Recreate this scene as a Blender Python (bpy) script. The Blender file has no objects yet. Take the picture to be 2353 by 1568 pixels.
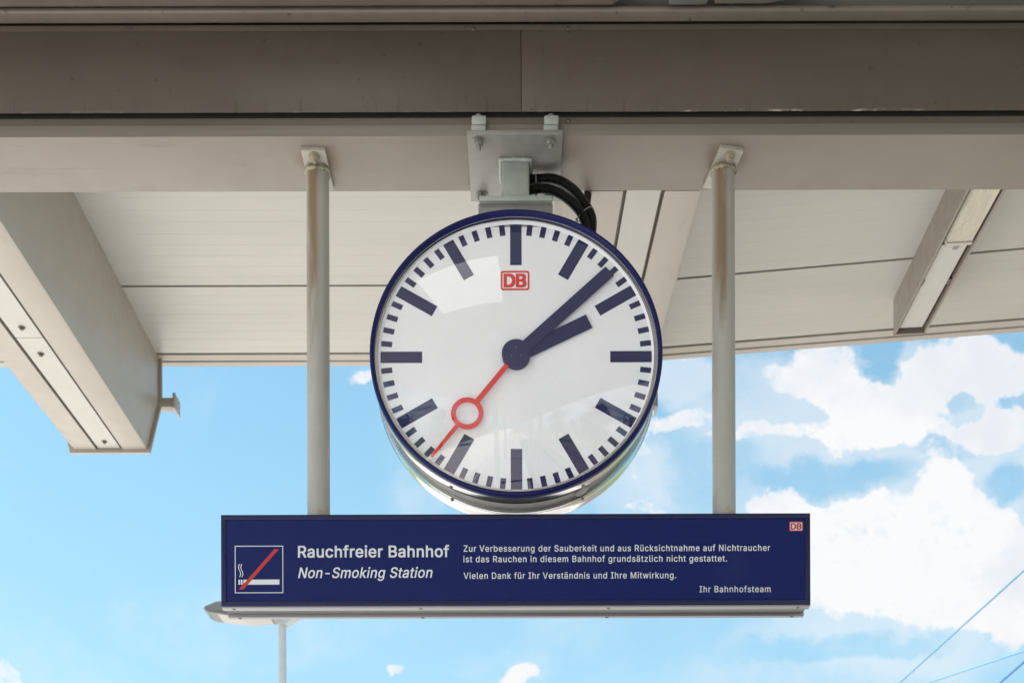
import bpy, bmesh, math, random
from mathutils import Vector, Matrix
random.seed(7)
S = bpy.context.scene
R = math.radians
COL = S.collection

# ------------------------------------------------------------------ camera
FOC, VX, VY, W, HGT = 2650.0, 1194.0, 2380.0, 2352.0, 1568.0
CAMZ, ROLL = 1.65, 0.003
cd = bpy.data.cameras.new('camera'); cam = bpy.data.objects.new('camera', cd); COL.objects.link(cam)
cam.location = (0, 0, CAMZ); cam.rotation_euler = (math.pi/2, ROLL, 0)
cd.sensor_width = 36.0; cd.lens = 36.0*FOC/W
cd.shift_x = -(VX - W/2)/W; cd.shift_y = (VY - HGT/2)/W
cd.clip_start = 0.05; cd.clip_end = 5000
cd.dof.use_dof = True; cd.dof.focus_distance = 2.77; cd.dof.aperture_fstop = 7.0
S.camera = cam
CA, SA = math.cos(ROLL), math.sin(ROLL)

def P(px, py, Y):
    """world point seen at survey coordinates (px,py) at distance Y from the photographer"""
    x = (px-VX)/FOC*Y; z = (VY-py)/FOC*Y
    return Vector((x*CA+z*SA, Y, CAMZ - x*SA + z*CA))

# ------------------------------------------------------------------ light
SUN_EL, SUN_AZ = 54.0, 285.0      # azimuth measured clockwise from +Y
world = bpy.data.worlds.new('World'); S.world = world; world.use_nodes = True
S.view_settings.view_transform = 'Standard'; S.view_settings.look = 'None'
S.view_settings.exposure = 2.0; S.view_settings.gamma = 1.0; S.view_settings.use_curve_mapping = False
SKY_STRENGTH = 0.056
sd = bpy.data.lights.new('sun', 'SUN'); sd.energy = 3.7; sd.angle = R(0.55); sd.color = (1.0, 0.95, 0.87)
so = bpy.data.objects.new('sun', sd); COL.objects.link(so)
az, el = R(SUN_AZ), R(SUN_EL)
sdir = Vector((math.sin(az)*math.cos(el), math.cos(az)*math.cos(el), math.sin(el)))
so.rotation_euler = sdir.to_track_quat('Z', 'Y').to_euler(); so.location = sdir*60

class NT:
    """tiny node-tree helper"""
    def __init__(s, tree):
        s.t = tree; s.n = tree.nodes; s.l = tree.links
    def new(s, kind, **kw):
        nd = s.n.new(kind)
        for k, v in kw.items(): setattr(nd, k, v)
        return nd
    def put(s, sock, v):
        if isinstance(v, bpy.types.NodeSocket): s.l.new(v, sock)
        elif v is not None: sock.default_value = v
    def math(s, op, a, b=None, c=None, clamp=False):
        nd = s.new('ShaderNodeMath', operation=op, use_clamp=clamp)
        s.put(nd.inputs[0], a)
        if b is not None: s.put(nd.inputs[1], b)
        if c is not None: s.put(nd.inputs[2], c)
        return nd.outputs[0]
    def vmath(s, op, a, b=None, out=0):
        nd = s.new('ShaderNodeVectorMath', operation=op)
        s.put(nd.inputs[0], a)
        if b is not None: s.put(nd.inputs[1], b)
        return nd.outputs[out]
    def noise(s, vec, scale, detail=4, rough=0.55, dim='3D', dist=0.0):
        nd = s.new('ShaderNodeTexNoise', noise_dimensions=dim)
        if vec is not None: s.put(nd.inputs['Vector'], vec)
        nd.inputs['Scale'].default_value = scale; nd.inputs['Detail'].default_value = detail
        nd.inputs['Roughness'].default_value = rough; nd.inputs['Distortion'].default_value = dist
        return nd.outputs[0]
    def ramp(s, v, a, b, lo=0.0, hi=1.0, smooth=True):
        nd = s.new('ShaderNodeMapRange', interpolation_type='SMOOTHSTEP' if smooth else 'LINEAR')
        s.put(nd.inputs[0], v); nd.inputs[1].default_value = a; nd.inputs[2].default_value = b
        nd.inputs[3].default_value = lo; nd.inputs[4].default_value = hi
        return nd.outputs[0]
    def mix(s, f, a, b, mode='MIX'):
        nd = s.new('ShaderNodeMix', data_type='RGBA', blend_type=mode)
        s.put(nd.inputs[0], f)
        for sock, v in ((nd.inputs[6], a), (nd.inputs[7], b)):
            if isinstance(v, tuple) and len(v) == 3: v = v+(1.0,)
            s.put(sock, v)
        return nd.outputs[2]
    def scale(s, vec, sc):
        return s.vmath('MULTIPLY', vec, sc)

def build_world():
    t = NT(world.node_tree); t.n.clear()
    out = t.new('ShaderNodeOutputWorld'); bg = t.new('ShaderNodeBackground')
    bg.inputs['Strength'].default_value = SKY_STRENGTH
    sky = t.new('ShaderNodeTexSky', sky_type='NISHITA')
    sky.sun_disc = False; sky.sun_elevation = R(SUN_EL); sky.sun_rotation = R(SUN_AZ)
    sky.air_density = 1.0; sky.dust_density = 0.6; sky.ozone_density = 1.2
    g = t.new('ShaderNodeTexCoord').outputs['Generated']
    sep = t.new('ShaderNodeSeparateXYZ'); t.put(sep.inputs[0], g)
    x, y, z = sep.outputs
    skyc = t.mix(1.0, sky.outputs[0], SKY_TINT, 'MULTIPLY')
    # pale haze of thin cloud that thickens towards the horizon
    veil = t.ramp(z, 0.72, 0.25, 0.0, 0.6)
    skyc = t.mix(veil, skyc, (VEIL[0], VEIL[1], VEIL[2]))
    # position on a cloud deck seen towards +Y : direction ratios
    yy = t.math('MAXIMUM', y, 0.05)
    u = t.math('DIVIDE', x, yy); v = t.math('DIVIDE', z, yy)
    comb = t.new('ShaderNodeCombineXYZ'); t.put(comb.inputs[0], u); t.put(comb.inputs[1], v)
    uv = comb.outputs[0]
    w1 = t.new('ShaderNodeTexNoise'); t.put(w1.inputs['Vector'], uv); w1.inputs['Scale'].default_value = 9.0
    w1.inputs['Detail'].default_value = 7; w1.inputs['Roughness'].default_value = 0.6
    wob = t.vmath('SUBTRACT', w1.outputs[1], (0.5, 0.5, 0.5))
    wob = t.scale(wob, (0.050, 0.050, 0.0))
    w2 = t.new('ShaderNodeTexNoise'); t.put(w2.inputs['Vector'], uv); w2.inputs['Scale'].default_value = 34.0
    w2.inputs['Detail'].default_value = 6; w2.inputs['Roughness'].default_value = 0.62
    wob = t.vmath('ADD', wob, t.scale(t.vmath('SUBTRACT', w2.outputs[1], (0.5, 0.5, 0.5)), (0.030, 0.030, 0.0)))
    uvw = t.vmath('ADD', uv, wob)
    def blobs(lst):
        tot = None
        for (px, py, rx, ry, amp, rot) in lst:
            cu, cv = (px-VX)/FOC, (VY-py)/FOC
            d = t.vmath('SUBTRACT', uvw, (cu, cv, 0))
            if rot:
                vr = t.new('ShaderNodeVectorRotate', rotation_type='Z_AXIS'); t.put(vr.inputs['Vector'], d)
                vr.inputs['Angle'].default_value = R(rot); d = vr.outputs[0]
            d = t.scale(d, (FOC/rx, FOC/ry, 0))
            ln = t.vmath('LENGTH', d, out=1)
            b = t.math('MULTIPLY', t.ramp(ln, 0.55, 1.25, 1.0, 0.0), amp)
            tot = b if tot is None else t.math('ADD', tot, b)
        return tot
    clear = blobs(CLEAR)
    total = t.math('SUBTRACT', t.math('MINIMUM', blobs(CLOUDS), 1.0), clear)
    fine = t.noise(uvw, 24, 9, 0.66)
    finer = t.noise(uv, 75, 6, 0.6)
    mid = t.noise(uv, 8, 5, 0.55)
    dens = t.math('ADD', total, t.math('MULTIPLY', t.math('SUBTRACT', fine, 0.5), 1.75))
    dens = t.math('ADD', dens, t.math('MULTIPLY', t.math('SUBTRACT', finer, 0.5), 1.0))
    mask = t.ramp(dens, 0.02, 0.98)
    mask = t.math('MULTIPLY', mask, t.ramp(total, 0.0, 0.55))
    hz = t.math('SUBTRACT', t.math('MINIMUM', blobs(HAZE), 1.0), t.math('MULTIPLY', clear, 0.8))
    hz = t.math('ADD', hz, t.math('MULTIPLY', t.math('SUBTRACT', fine, 0.5), 0.9))
    hz = t.math('MULTIPLY', t.ramp(hz, 0.05, 1.1), 0.52)
    mask = t.math('MAXIMUM', mask, hz)
    # the rest of the sky: broken cloud by noise
    zz = t.math('MAXIMUM', z, 0.06)
    c2 = t.new('ShaderNodeCombineXYZ'); t.put(c2.inputs[0], t.math('DIVIDE', x, zz)); t.put(c2.inputs[1], t.math('DIVIDE', y, zz))
    gen = t.ramp(t.noise(c2.outputs[0], 0.9, 7, 0.6), 0.36, 0.58)
    back = t.ramp(y, 0.30, 0.05)
    mask = t.math('ADD', t.math('MULTIPLY', mask, t.math('SUBTRACT', 1.0, back)), t.math('MULTIPLY', gen, back))
    # thin wisps everywhere in front
    wisp = t.math('MULTIPLY', t.ramp(t.noise(uv, 3.2, 6, 0.6, dist=0.4), 0.46, 0.72), 0.34)
    mask = t.math('MAXIMUM', mask, wisp)
    mask = t.math('MULTIPLY', mask, t.ramp(z, 0.0, 0.06))
    shade = t.math('MULTIPLY', t.ramp(mid, 0.45, 0.66), t.ramp(dens, 0.5, 1.0))
    cloudc = t.mix(shade, CLOUD_LIT, CLOUD_DIM)
    cloudc = t.mix(back, cloudc, (6.6, 6.6, 6.7))     # unseen cloud behind the photographer, brightened for reflections and fill light
    col = t.mix(mask, skyc, cloudc)
    t.put(bg.inputs['Color'], col); t.l.new(bg.outputs[0], out.inputs[0])

SKY_TINT = (0.655, 0.99, 0.90)
VEIL = (2.3, 3.55, 4.35)
CLOUD_LIT = (4.30, 4.32, 4.36)
CLOUD_DIM = (3.70, 3.82, 4.05)
CLOUDS = [  # px, py, rx, ry, density, tilt
    (2215, 842, 138, 84, 1.0, 0), (2325, 880, 110, 78, 1.0, 0), (2125, 862, 56, 50, 1.0, 0),
    (1912, 842, 78, 78, .9, 0), (1952, 905, 66, 66, 1.0, 0), (2035, 952, 120, 66, 1.0, 0), (2120, 945, 90, 60, 1.0, 0), (2150, 1005, 110, 40, .8, 14), (1985, 1000, 110, 36, .7, -8), (2230, 1010, 60, 30, .5, 0),
    (2310, 990, 100, 50, .95, -10),
    (1800, 1172, 82, 46, 1.0, 0), (1803, 1130, 30, 34, .9, 0), (1930, 1195, 150, 62, 1.0, 0), (2085, 1240, 230, 130, 1.0, 0), (2188, 1112, 76, 82, 1.0, 0), (2268, 1212, 90, 84, 1.0, 0),
    (1990, 1350, 210, 76, 1.0, 0), (2200, 1345, 170, 100, 1.0, 0), (2325, 1340, 90, 120, .95, 0), (2150, 1430, 160, 26, .45, 6), (1885, 1288, 100, 70, 1.0, 0), (2335, 1430, 80, 60, .85, 0),
    (1560, 966, 110, 24, .62, -8), (1735, 988, 140, 30, .60, -4), (1860, 985, 80, 30, .5, 0), (1845, 862, 90, 60, .45, 0), (1700, 862, 150, 40, .34, 0),
    (1495, 1165, 66, 17, .6, 0), (1482, 1065, 30, 100, .46, -12), (1610, 1090, 60, 36, .3, 0),
    (1187, 1540, 64, 27, .95, -8), (912, 1537, 24, 15, .62, -10), (8, 1545, 56, 46, .8, 30), (848, 858, 40, 17, .6, 10), (2060, 1585, 60, 22, .6, 0), (1560, 822, 46, 18, .6, 0),
]
CLEAR = [  # gaps of open sky between the clouds
    (2022, 818, 46, 60, 1.0, 0), (2032, 872, 34, 30, .9, 0), (2210, 926, 46, 24, .5, -18), (2338, 930, 40, 20, .6, 0), (2195, 1036, 80, 20, .5, 10), (1935, 1088, 200, 46, .9, -4), (2322, 1112, 56, 62, .9, 0), (1950, 1482, 260, 36, .8, -4),
]
HAZE = [  # thin translucent cloud round the banks
    (1760, 905, 260, 110, .75, 0), (2080, 960, 330, 190, 1.0, 0), (2100, 1270, 420, 280, 1.0, 0), (1640, 1080, 200, 140, .45, 0), (2230, 1060, 220, 120, .7, 0), (1900, 1540, 420, 120, .5, 0), (1180, 1520, 160, 70, .4, 0),
    (1530, 860, 110, 70, .7, 0), (560, 1440, 420, 120, .35, 0), (980, 1110, 110, 110, .5, 0), (1450, 1110, 110, 150, .6, 0), (260, 900, 150, 90, .25, 0),
]
build_world()

# ------------------------------------------------------------------ materials
def pmat(name, col, rough=0.5, metal=0.0, mott=0.12, mscale=6.0, bump=0.0, bscale=60.0, spec=0.5, stretch=(1, 1, 1), dirt=None, coat=0.0, extra=None, rv=0.18):
    m = bpy.data.materials.new(name); m.use_nodes = True
    t = NT(m.node_tree); b = t.n['Principled BSDF']
    co = t.new('ShaderNodeTexCoord').outputs['Object']
    sv = t.scale(co, stretch)
    n1 = t.noise(sv, mscale, 6, 0.6)
    n2 = t.noise(sv, mscale*7.3, 4, 0.6)
    f = t.math('ADD', t.math('MULTIPLY', n1, 0.7), t.math('MULTIPLY', n2, 0.3))
    fac = t.ramp(f, 0.30, 0.70)
    lo = tuple(c*(1-mott) for c in col); hi = tuple(min(1, c*(1+mott*0.7)) for c in col)
    c = t.mix(fac, lo, hi)
    if dirt:
        dcol, amt, dsc = dirt
        dm = t.math('MULTIPLY', t.ramp(t.noise(sv, dsc, 8, 0.7), 0.60, 0.76), amt)
        c = t.mix(dm, c, dcol)
    if extra: c = extra(t, co, c)
    t.put(b.inputs['Base Color'], c)
    t.put(b.inputs['Roughness'], t.ramp(n2, 0.25, 0.75, rough*(1-rv), min(1, rough*(1+rv))))
    b.inputs['Metallic'].default_value = metal; b.inputs['Specular IOR Level'].default_value = spec
    b.inputs['Coat Weight'].default_value = coat
    if bump:
        bn = t.new('ShaderNodeBump'); bn.inputs['Strength'].default_value = bump; bn.inputs['Distance'].default_value = 0.004
        t.put(bn.inputs['Height'], t.noise(sv, bscale, 4, 0.6)); t.l.new(bn.outputs[0], b.inputs['Normal'])
    return m

def spots(points, col, stretch, r0, r1, amt):
    """rust blooms of their own shape at given places (object coordinates)"""
    def fn(t, co, c):
        nz = t.noise(co, 24, 5, 0.65)
        for p in points:
            d = t.vmath('LENGTH', t.scale(t.vmath('SUBTRACT', co, p), stretch), out=1)
            d = t.math('ADD', d, t.math('MULTIPLY', t.math('SUBTRACT', nz, 0.5), r1*1.1))
            c = t.mix(t.ramp(d, r0, r1, amt, 0.0), c, col)
        return c
    return fn

def flatmat(name, col, rough=0.4, spec=0.5, coat=0.0):
    return pmat(name, col, rough, 0, 0.03, 9, 0, spec=spec, coat=coat, rv=0.03)

M = {}
def specks(t, co, c):
    d = t.ramp(t.noise(t.scale(co, (1, 1, 1)), 46, 2, 0.5), 0.69, 0.74)
    c = t.mix(t.math('MULTIPLY', d, 0.55), c, (0.03, 0.026, 0.022))
    st = t.ramp(t.noise(t.scale(co, (26, 1, 2.2)), 1.0, 5, 0.6), 0.60, 0.80)
    c = t.mix(t.math('MULTIPLY', st, 0.30), c, (0.06, 0.05, 0.04))
    return c
def edge_wear(z, h):
    def fn(t, co, c):
        c = specks(t, co, c)
        sep = t.new('ShaderNodeSeparateXYZ'); t.put(sep.inputs[0], co)
        near = t.ramp(sep.outputs[2], z+h, z, 0.0, 1.0)
        drip = t.math('MULTIPLY', t.ramp(sep.outputs[2], z+0.045, z+0.004), t.ramp(t.noise(t.scale(co, (34, 1, 1.2)), 1.0, 4, 0.6), 0.55, 0.68))
        c = t.mix(t.math('MULTIPLY', drip, 0.6), c, (0.042, 0.030, 0.021))
        chip = t.ramp(t.noise(t.scale(co, (14, 40, 60)), 1.0, 8, 0.75), 0.50, 0.58)
        patch = t.math('MULTIPLY', t.ramp(t.noise(t.scale(co, (2.2, 0.1, 0.1)), 1.0, 2, 0.5), 0.42, 0.56), t.ramp(sep.outputs[0], -0.1, 0.35, 0.25, 1.0))
        return t.mix(t.math('MULTIPLY', t.math('MULTIPLY', near, chip), patch), c, (0.36, 0.32, 0.29))
    return fn

# ------------------------------------------------------------------ mesh helpers
def box(bm, x0, x1, y0, y1, z0, z1, bev=0.0, mtx=None, seg=2):
    r = bmesh.ops.create_cube(bm, size=1.0)
    vs = r['verts']
    for v in vs:
        v.co = Vector(((x0+x1)/2+v.co.x*(x1-x0), (y0+y1)/2+v.co.y*(y1-y0), (z0+z1)/2+v.co.z*(z1-z0)))
    if bev > 0:
        es = list({e for v in vs for e in v.link_edges})
        rb = bmesh.ops.bevel(bm, geom=es, offset=bev, segments=seg, profile=0.5, affect='EDGES')
        vs = list({v for f in rb['faces'] for v in f.verts} | {v for v in vs if v.is_valid})
    if mtx is not None:
        bmesh.ops.transform(bm, matrix=mtx, verts=vs)
    return vs

def frame_from(d):
    d = d.normalized(); a = Vector((0, 0, 1)) if abs(d.z) < 0.95 else Vector((1, 0, 0))
    s = d.cross(a).normalized(); return s, d.cross(s).normalized()

def tube(bm, pts, rad, seg=16, cap=True):
    """swept tube; rad is a number or a list"""
    n = len(pts); rings = []
    s, u = None, None
    for i, p in enumerate(pts):
        d = (pts[min(i+1, n-1)]-pts[max(i-1, 0)])
        if s is None: s, u = frame_from(d)
        else:
            d = d.normalized(); s = (s-d*s.dot(d)).normalized(); u = d.cross(s)
        r = rad[i] if isinstance(rad, (list, tuple)) else rad
        rings.append([bm.verts.new(p+(s*math.cos(2*math.pi*k/seg)+u*math.sin(2*math.pi*k/seg))*r) for k in range(seg)])
    for a, b in zip(rings, rings[1:]):
        for k in range(seg):
            bm.faces.new((a[k], a[(k+1) % seg], b[(k+1) % seg], b[k]))
    if cap:
        bm.faces.new(rings[0][::-1]); bm.faces.new(rings[-1])

def lathe(bm, prof, c, axis='Y', seg=128, sq=1.0, closed=False):
    """profile of (radius, offset along axis) turned about an axis through c"""
    rings = []
    for r, o in prof:
        ring = []
        for k in range(seg):
            a = 2*math.pi*k/seg
            if axis == 'Y': p = Vector((r*math.cos(a), o, r*math.sin(a)*sq))
            else: p = Vector((r*math.cos(a), r*math.sin(a), o))
            ring.append(bm.verts.new(c+p))
        rings.append(ring)
    pairs = list(zip(rings, rings[1:]))
    if closed: pairs.append((rings[-1], rings[0]))
    for a, b in pairs:
        for k in range(seg):
            bm.faces.new((a[k], a[(k+1) % seg], b[(k+1) % seg], b[k]))
    return rings

def prism(bm, poly, d0, d1):
    """extrude a closed 3-D polygon between two offset vectors"""
    a = [bm.verts.new(p+d0) for p in poly]; b = [bm.verts.new(p+d1) for p in poly]
    n = len(poly)
    bm.faces.new(a[::-1]); bm.faces.new(b)
    for i in range(n): bm.faces.new((a[i], a[(i+1) % n], b[(i+1) % n], b[i]))

def thing(name, label, cat, loc, group=None):
    o = bpy.data.objects.new(name, None); COL.objects.link(o); o.location = loc
    o.empty_display_size = 0.1; o['label'] = label; o['category'] = cat
    if group: o['group'] = group
    return o

def wloc(o):
    l = Vector(o.location)
    while o.parent: o = o.parent; l += Vector(o.location)
    return l

def obj(name, bm, mat, parent=None, smooth=None, at=None, label=None):
    """link the mesh (world coordinates) as one object"""
    base = wloc(parent) if parent else Vector((0, 0, 0))
    at = Vector(at) if at is not None else base
    bmesh.ops.translate(bm, vec=-at, verts=bm.verts)
    bmesh.ops.recalc_face_normals(bm, faces=bm.faces)
    me = bpy.data.meshes.new(name); bm.to_mesh(me); bm.free()
    if smooth is not None:
        me.shade_smooth(); me.set_sharp_from_angle(angle=R(smooth))
    o = bpy.data.objects.new(name, me); COL.objects.link(o)
    if mat: me.materials.append(mat)
    if parent: o.parent = parent
    o.location = at-base
    if label: o['label'] = label
    return o

def tag(o, label=None, cat=None, kind=None, group=None):
    for k, v in (('label', label), ('category', cat), ('kind', kind), ('group', group)):
        if v: o[k] = v
    return o

def NB(): return bmesh.new()

# ------------------------------------------------------------------ survey numbers (metres, heights above the platform)
H = CAMZ
FL_Z = H+2.130                       # underside of the girder's bottom flange
FL_Y0, FL_Y1 = 2.730, 2.908
def roofz(y): return H+2.156+0.116*y  # underside of the roof beyond the girder
BEND = 0.32                          # the canopy bends in plan here
def bend(x, y): return y-0.131*max(0.0, x-BEND)+0.008*min(0.0, x-BEND)*-1.0*0

GX0, GX1 = -2.7, 2.7

M['fascia'] = pmat('fascia_paint', (0.088, 0.071, 0.063), 0.42, 0, 0.10, 3.0, 0.05, 120, extra=edge_wear(0.0, 0.007), stretch=(1, 1, 1))
M['lip'] = pmat('lip_paint', (0.098, 0.081, 0.072), 0.45, 0, 0.10, 5.0, extra=specks)
M['rail'] = pmat('rail_paint', (0.165, 0.143, 0.126), 0.45, 0, 0.12, 4.0, extra=specks)
M['dark'] = pmat('dark_gap', (0.02, 0.019, 0.018), 0.7, 0, 0.1)
canopy_loc = Vector((0, 2.82, 0))
rust_pts = []
for px in (729, 1663):
    for dx in (-32, 34):
        p = P(px+dx, 388, 2.80); p.z = FL_Z; rust_pts.append(tuple(p-canopy_loc))
def flange_extra(t, co, c):
    c = spots(rust_pts, (0.16, 0.10, 0.06), (1.0, 0.55, 0.3), 0.0, 0.032, 0.55)(t, co, c)
    st = t.ramp(t.noise(t.scale(co, (2.5, 22, 1)), 1.0, 8, 0.7, dist=1.0), 0.57, 0.74)
    c = t.mix(t.math('MULTIPLY', st, 0.50), c, (0.125, 0.10, 0.085))
    ln = t.ramp(t.noise(t.scale(co, (3.0, 60, 1)), 1.0, 8, 0.7, dist=1.6), 0.66, 0.72)
    return t.mix(t.math('MULTIPLY', ln, 0.5), c, (0.10, 0.08, 0.07))
M['flange'] = pmat('flange_paint', (0.205, 0.178, 0.160), 0.5, 0, 0.10, 2.5, 0.04, 90, extra=flange_extra)
M['flange_edge'] = pmat('flange_edge_shaded', (0.17, 0.148, 0.136), 0.5, 0, 0.10, 4, stretch=(0.4, 10, 20))  # flange colour darkened for the upright edge, which gets less light
def beam_extra(t, co, c):
    st = t.ramp(t.noise(t.scale(co, (8, 2.0, 8)), 1.0, 8, 0.7, dist=1.5), 0.56, 0.74)
    return t.mix(t.math('MULTIPLY', st, 0.35), c, (0.17, 0.145, 0.12))
M['beam'] = pmat('beam_paint', (0.355, 0.322, 0.296), 0.42, 0, 0.08, 3.0, 0.03, 70, extra=beam_extra)
M['strip'] = pmat('cover_strip_paint', (0.42, 0.405, 0.39), 0.40, 0, 0.05, 5.0, dirt=((0.40, 0.33, 0.27), 0.5, 14), stretch=(3, 1, 1))
M['roof'] = pmat('roof_sheet_paint', (0.395, 0.385, 0.365), 0.38, 0, 0.05, 2.2, 0.0, dirt=((0.50, 0.46, 0.38), 0.35, 5), stretch=(0.5, 3, 1))
M['trim'] = pmat('roof_trim_paint', (0.40, 0.375, 0.345), 0.42, 0, 0.06, 3)
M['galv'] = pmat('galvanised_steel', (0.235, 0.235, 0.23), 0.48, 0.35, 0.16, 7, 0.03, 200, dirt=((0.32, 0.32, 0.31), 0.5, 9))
M['galv_lit'] = pmat('galvanised_steel_lit', (0.33, 0.355, 0.35), 0.50, 0.25, 0.12, 16, 0.05, 160)  # paler copy of the galvanised steel, light put into the colour
M['bolt'] = pmat('zinc_bolt', (0.22, 0.22, 0.21), 0.42, 0.5, 0.15, 60)
M['screw'] = pmat('steel_screw', (0.12, 0.11, 0.10), 0.4, 0.6, 0.1, 40)

# ------------------------------------------------------------------ canopy
canopy = thing('platform_canopy', 'beige steel station canopy with brown cross girder and pale ribbed roof underside', 'canopy', canopy_loc)
bm = NB(); box(bm, GX0, GX1, FL_Y0+0.012, FL_Y1-0.012, FL_Z+0.028, H+2.430)
girder = obj('main_girder', bm, M['dark'], canopy)
bm = NB(); box(bm, GX0, GX1, FL_Y0, FL_Y1, FL_Z, FL_Z+0.0275, 0.0012)
fl = obj('bottom_flange', bm, M['flange'], girder, 40)
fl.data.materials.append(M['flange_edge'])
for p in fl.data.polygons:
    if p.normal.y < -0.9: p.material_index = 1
bm = NB(); box(bm, GX0, GX1, FL_Y0+0.003, FL_Y0+0.014, FL_Z+0.0278, H+2.176, 0.0008); obj('lower_lip', bm, M['lip'], girder, 40)
bm = NB(); box(bm, GX0, GX1, FL_Y0+0.0004, FL_Y0+0.012, H+2.3802, H+2.3942, 0.0008); obj('upper_lip', bm, M['lip'], girder, 40)
jx = P(1197, 170, FL_Y0).x
fz0 = H+2.1866
for a, b in ((GX0, jx-0.0007), (jx+0.0007, GX1)):
    bm = NB(); box(bm, a, b, FL_Y0-0.001, FL_Y0+0.001, fz0, H+2.3785, 0.0006)
    o = obj('fascia_panel', bm, M['fascia'], girder, 40, at=(0, FL_Y0, fz0))
# top flange strip and hanging rail above the fascia
bm = NB(); box(bm, GX0, GX1, 2.697, 2.7300, H+2.3965, H+2.410, 0.005, seg=3); obj('top_flange', bm, M['rail'], girder, 40)
rx0 = P(1408, 10, 2.68).x
bm = NB(); box(bm, GX0, rx0, 2.600, 2.6865, H+2.3960, H+2.440, 0.007, seg=3)
for v in bm.verts:
    if v.co.x > rx0-0.02: v.co.x += (v.co.z-(H+2.396))*1.3
obj('hanging_rail', bm, M['rail'], canopy, 40)
ra, rb = P(1640, 10, 2.68).x, P(1742, 14, 2.68).x
bm = NB(); box(bm, ra, rb, 2.600, 2.6865, H+2.3985, H+2.440, 0.007, seg=3)
for v in bm.verts:
    if v.co.x > rb-0.02: v.co.x += (v.co.z-(H+2.396))*5
obj('hanging_rail', bm, M['rail'], canopy, 40)
ba, bb = P(1536, 10, 2.68).x, P(1624, 10, 2.68).x
bm = NB(); box(bm, ba, bb, 2.61, 2.681, H+2.393, H+2.444, 0.004); obj('rail_bracket', bm, M['galv'], canopy, 40)
bm = NB(); box(bm, rx0+0.012, rb+0.05, 2.595, 2.66, H+2.412, H+2.444, 0.004); obj('rail_splice', bm, M['lip'], canopy, 40)
for px, py in ((1088, 68), (1305, 67), (1305, 278)):
    c = P(px, py, FL_Y0+0.003); bm = NB()
    lathe(bm, [(0.0062, 0.0), (0.0062, -0.0012), (0.0046, -0.0030), (0.002, -0.0036), (0.0018, -0.002), (0.0002, -0.002)], c, seg=20)
    obj('fascia_screw', bm, M['screw'], girder, 50)

# ribbed roof sheets beyond the girder: a folded profile swept along the bent plan
def roof_profile(y0, y1, pitch=0.0633, panel=0.57, phase=4.03):
    pts = []; k0 = math.ceil((y0-phase)/pitch); y = phase+k0*pitch
    pts.append((y0, 0))
    while y < y1-0.01:
        k = round((y-phase)/pitch)
        if k % 9 == 0: pts += [(y-0.0065, 0), (y-0.006, 0.045), (y+0.006, 0.045), (y+0.0065, 0)]
        else: pts += [(y-0.0026, 0), (y-0.0006, 0.00045), (y+0.0006, 0.00045), (y+0.0026, 0)]
        y += pitch
    pts.append((y1, 0)); return pts
def sweep(prof, xs, name, mat, parent, thick=0.03):
    bm = NB(); rows = []
    for x in xs:
        rows.append([bm.verts.new((x, bend(x, y), z)) for y, z in prof])
    for a, b in zip(rows, rows[1:]):
        for i in range(len(prof)-1):
            bm.faces.new((a[i], a[i+1], b[i+1], b[i]))
    return obj(name, bm, mat, parent, None)
prof = [(y, roofz(y)+dz) for y, dz in roof_profile(2.70, 4.518)]
prof = prof+[(4.5185, roofz(4.518)+0.045), (4.540, roofz(4.518)+0.045), (4.540, roofz(4.518)+0.06), (2.70, roofz(2.70)+0.05), (2.70, roofz(2.70))]
sweep(prof, [GX0, BEND, GX1], 'roof_sheet', M['roof'], canopy)
# edge trim: dark joint, then a two-step lip
ze = roofz(4.534)
tp = [(4.534, ze-0.001), (4.566, ze-0.004), (4.568, ze+0.003), (4.571, ze+0.003), (4.573, ze-0.007), (4.597, ze-0.009), (4.602, ze+0.07), (4.534, ze+0.07), (4.534, ze-0.001)]
sweep(tp, [GX0, BEND, GX1], 'roof_edge_trim', M['trim'], canopy)
# roof on the near side of the girder, over the photographer
sk = (-0.62, -0.10, 1.90, 2.42)
bm = NB(); z0, z1 = H+2.444, H+2.50
for (a, b, c, d) in ((-2.05, 2.05, -42.0, sk[2]), (-2.05, sk[0], sk[2], 2.64), (sk[1], 2.05, sk[2], 2.64), (sk[0], sk[1], sk[3], 2.64), (-2.69, 2.69, 2.64, 2.738)):
    box(bm, a, b, c, d, z0, z1)
obj('roof_soffit', bm, M['roof'], canopy)
mt_ = bpy.data.materials.new('translucent_rooflight'); mt_.use_nodes = True
_t = NT(mt_.node_tree); _t.n.clear()
_o = _t.new('ShaderNodeOutputMaterial'); _a = _t.new('ShaderNodeBsdfTranslucent'); _a.inputs[0].default_value = (0.42, 0.42, 0.41, 1)
_t.l.new(_a.outputs[0], _o.inputs[0])
bm = NB(); vs = [bm.verts.new(p) for p in ((sk[0]-0.02, sk[2]-0.02, z1+0.002), (sk[1]+0.02, sk[2]-0.02, z1+0.002), (sk[1]+0.02, sk[3]+0.02, z1+0.002), (sk[0]-0.02, sk[3]+0.02, z1+0.002))]; bm.faces.new(vs)
obj('rooflight', bm, mt_, canopy)

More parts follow.
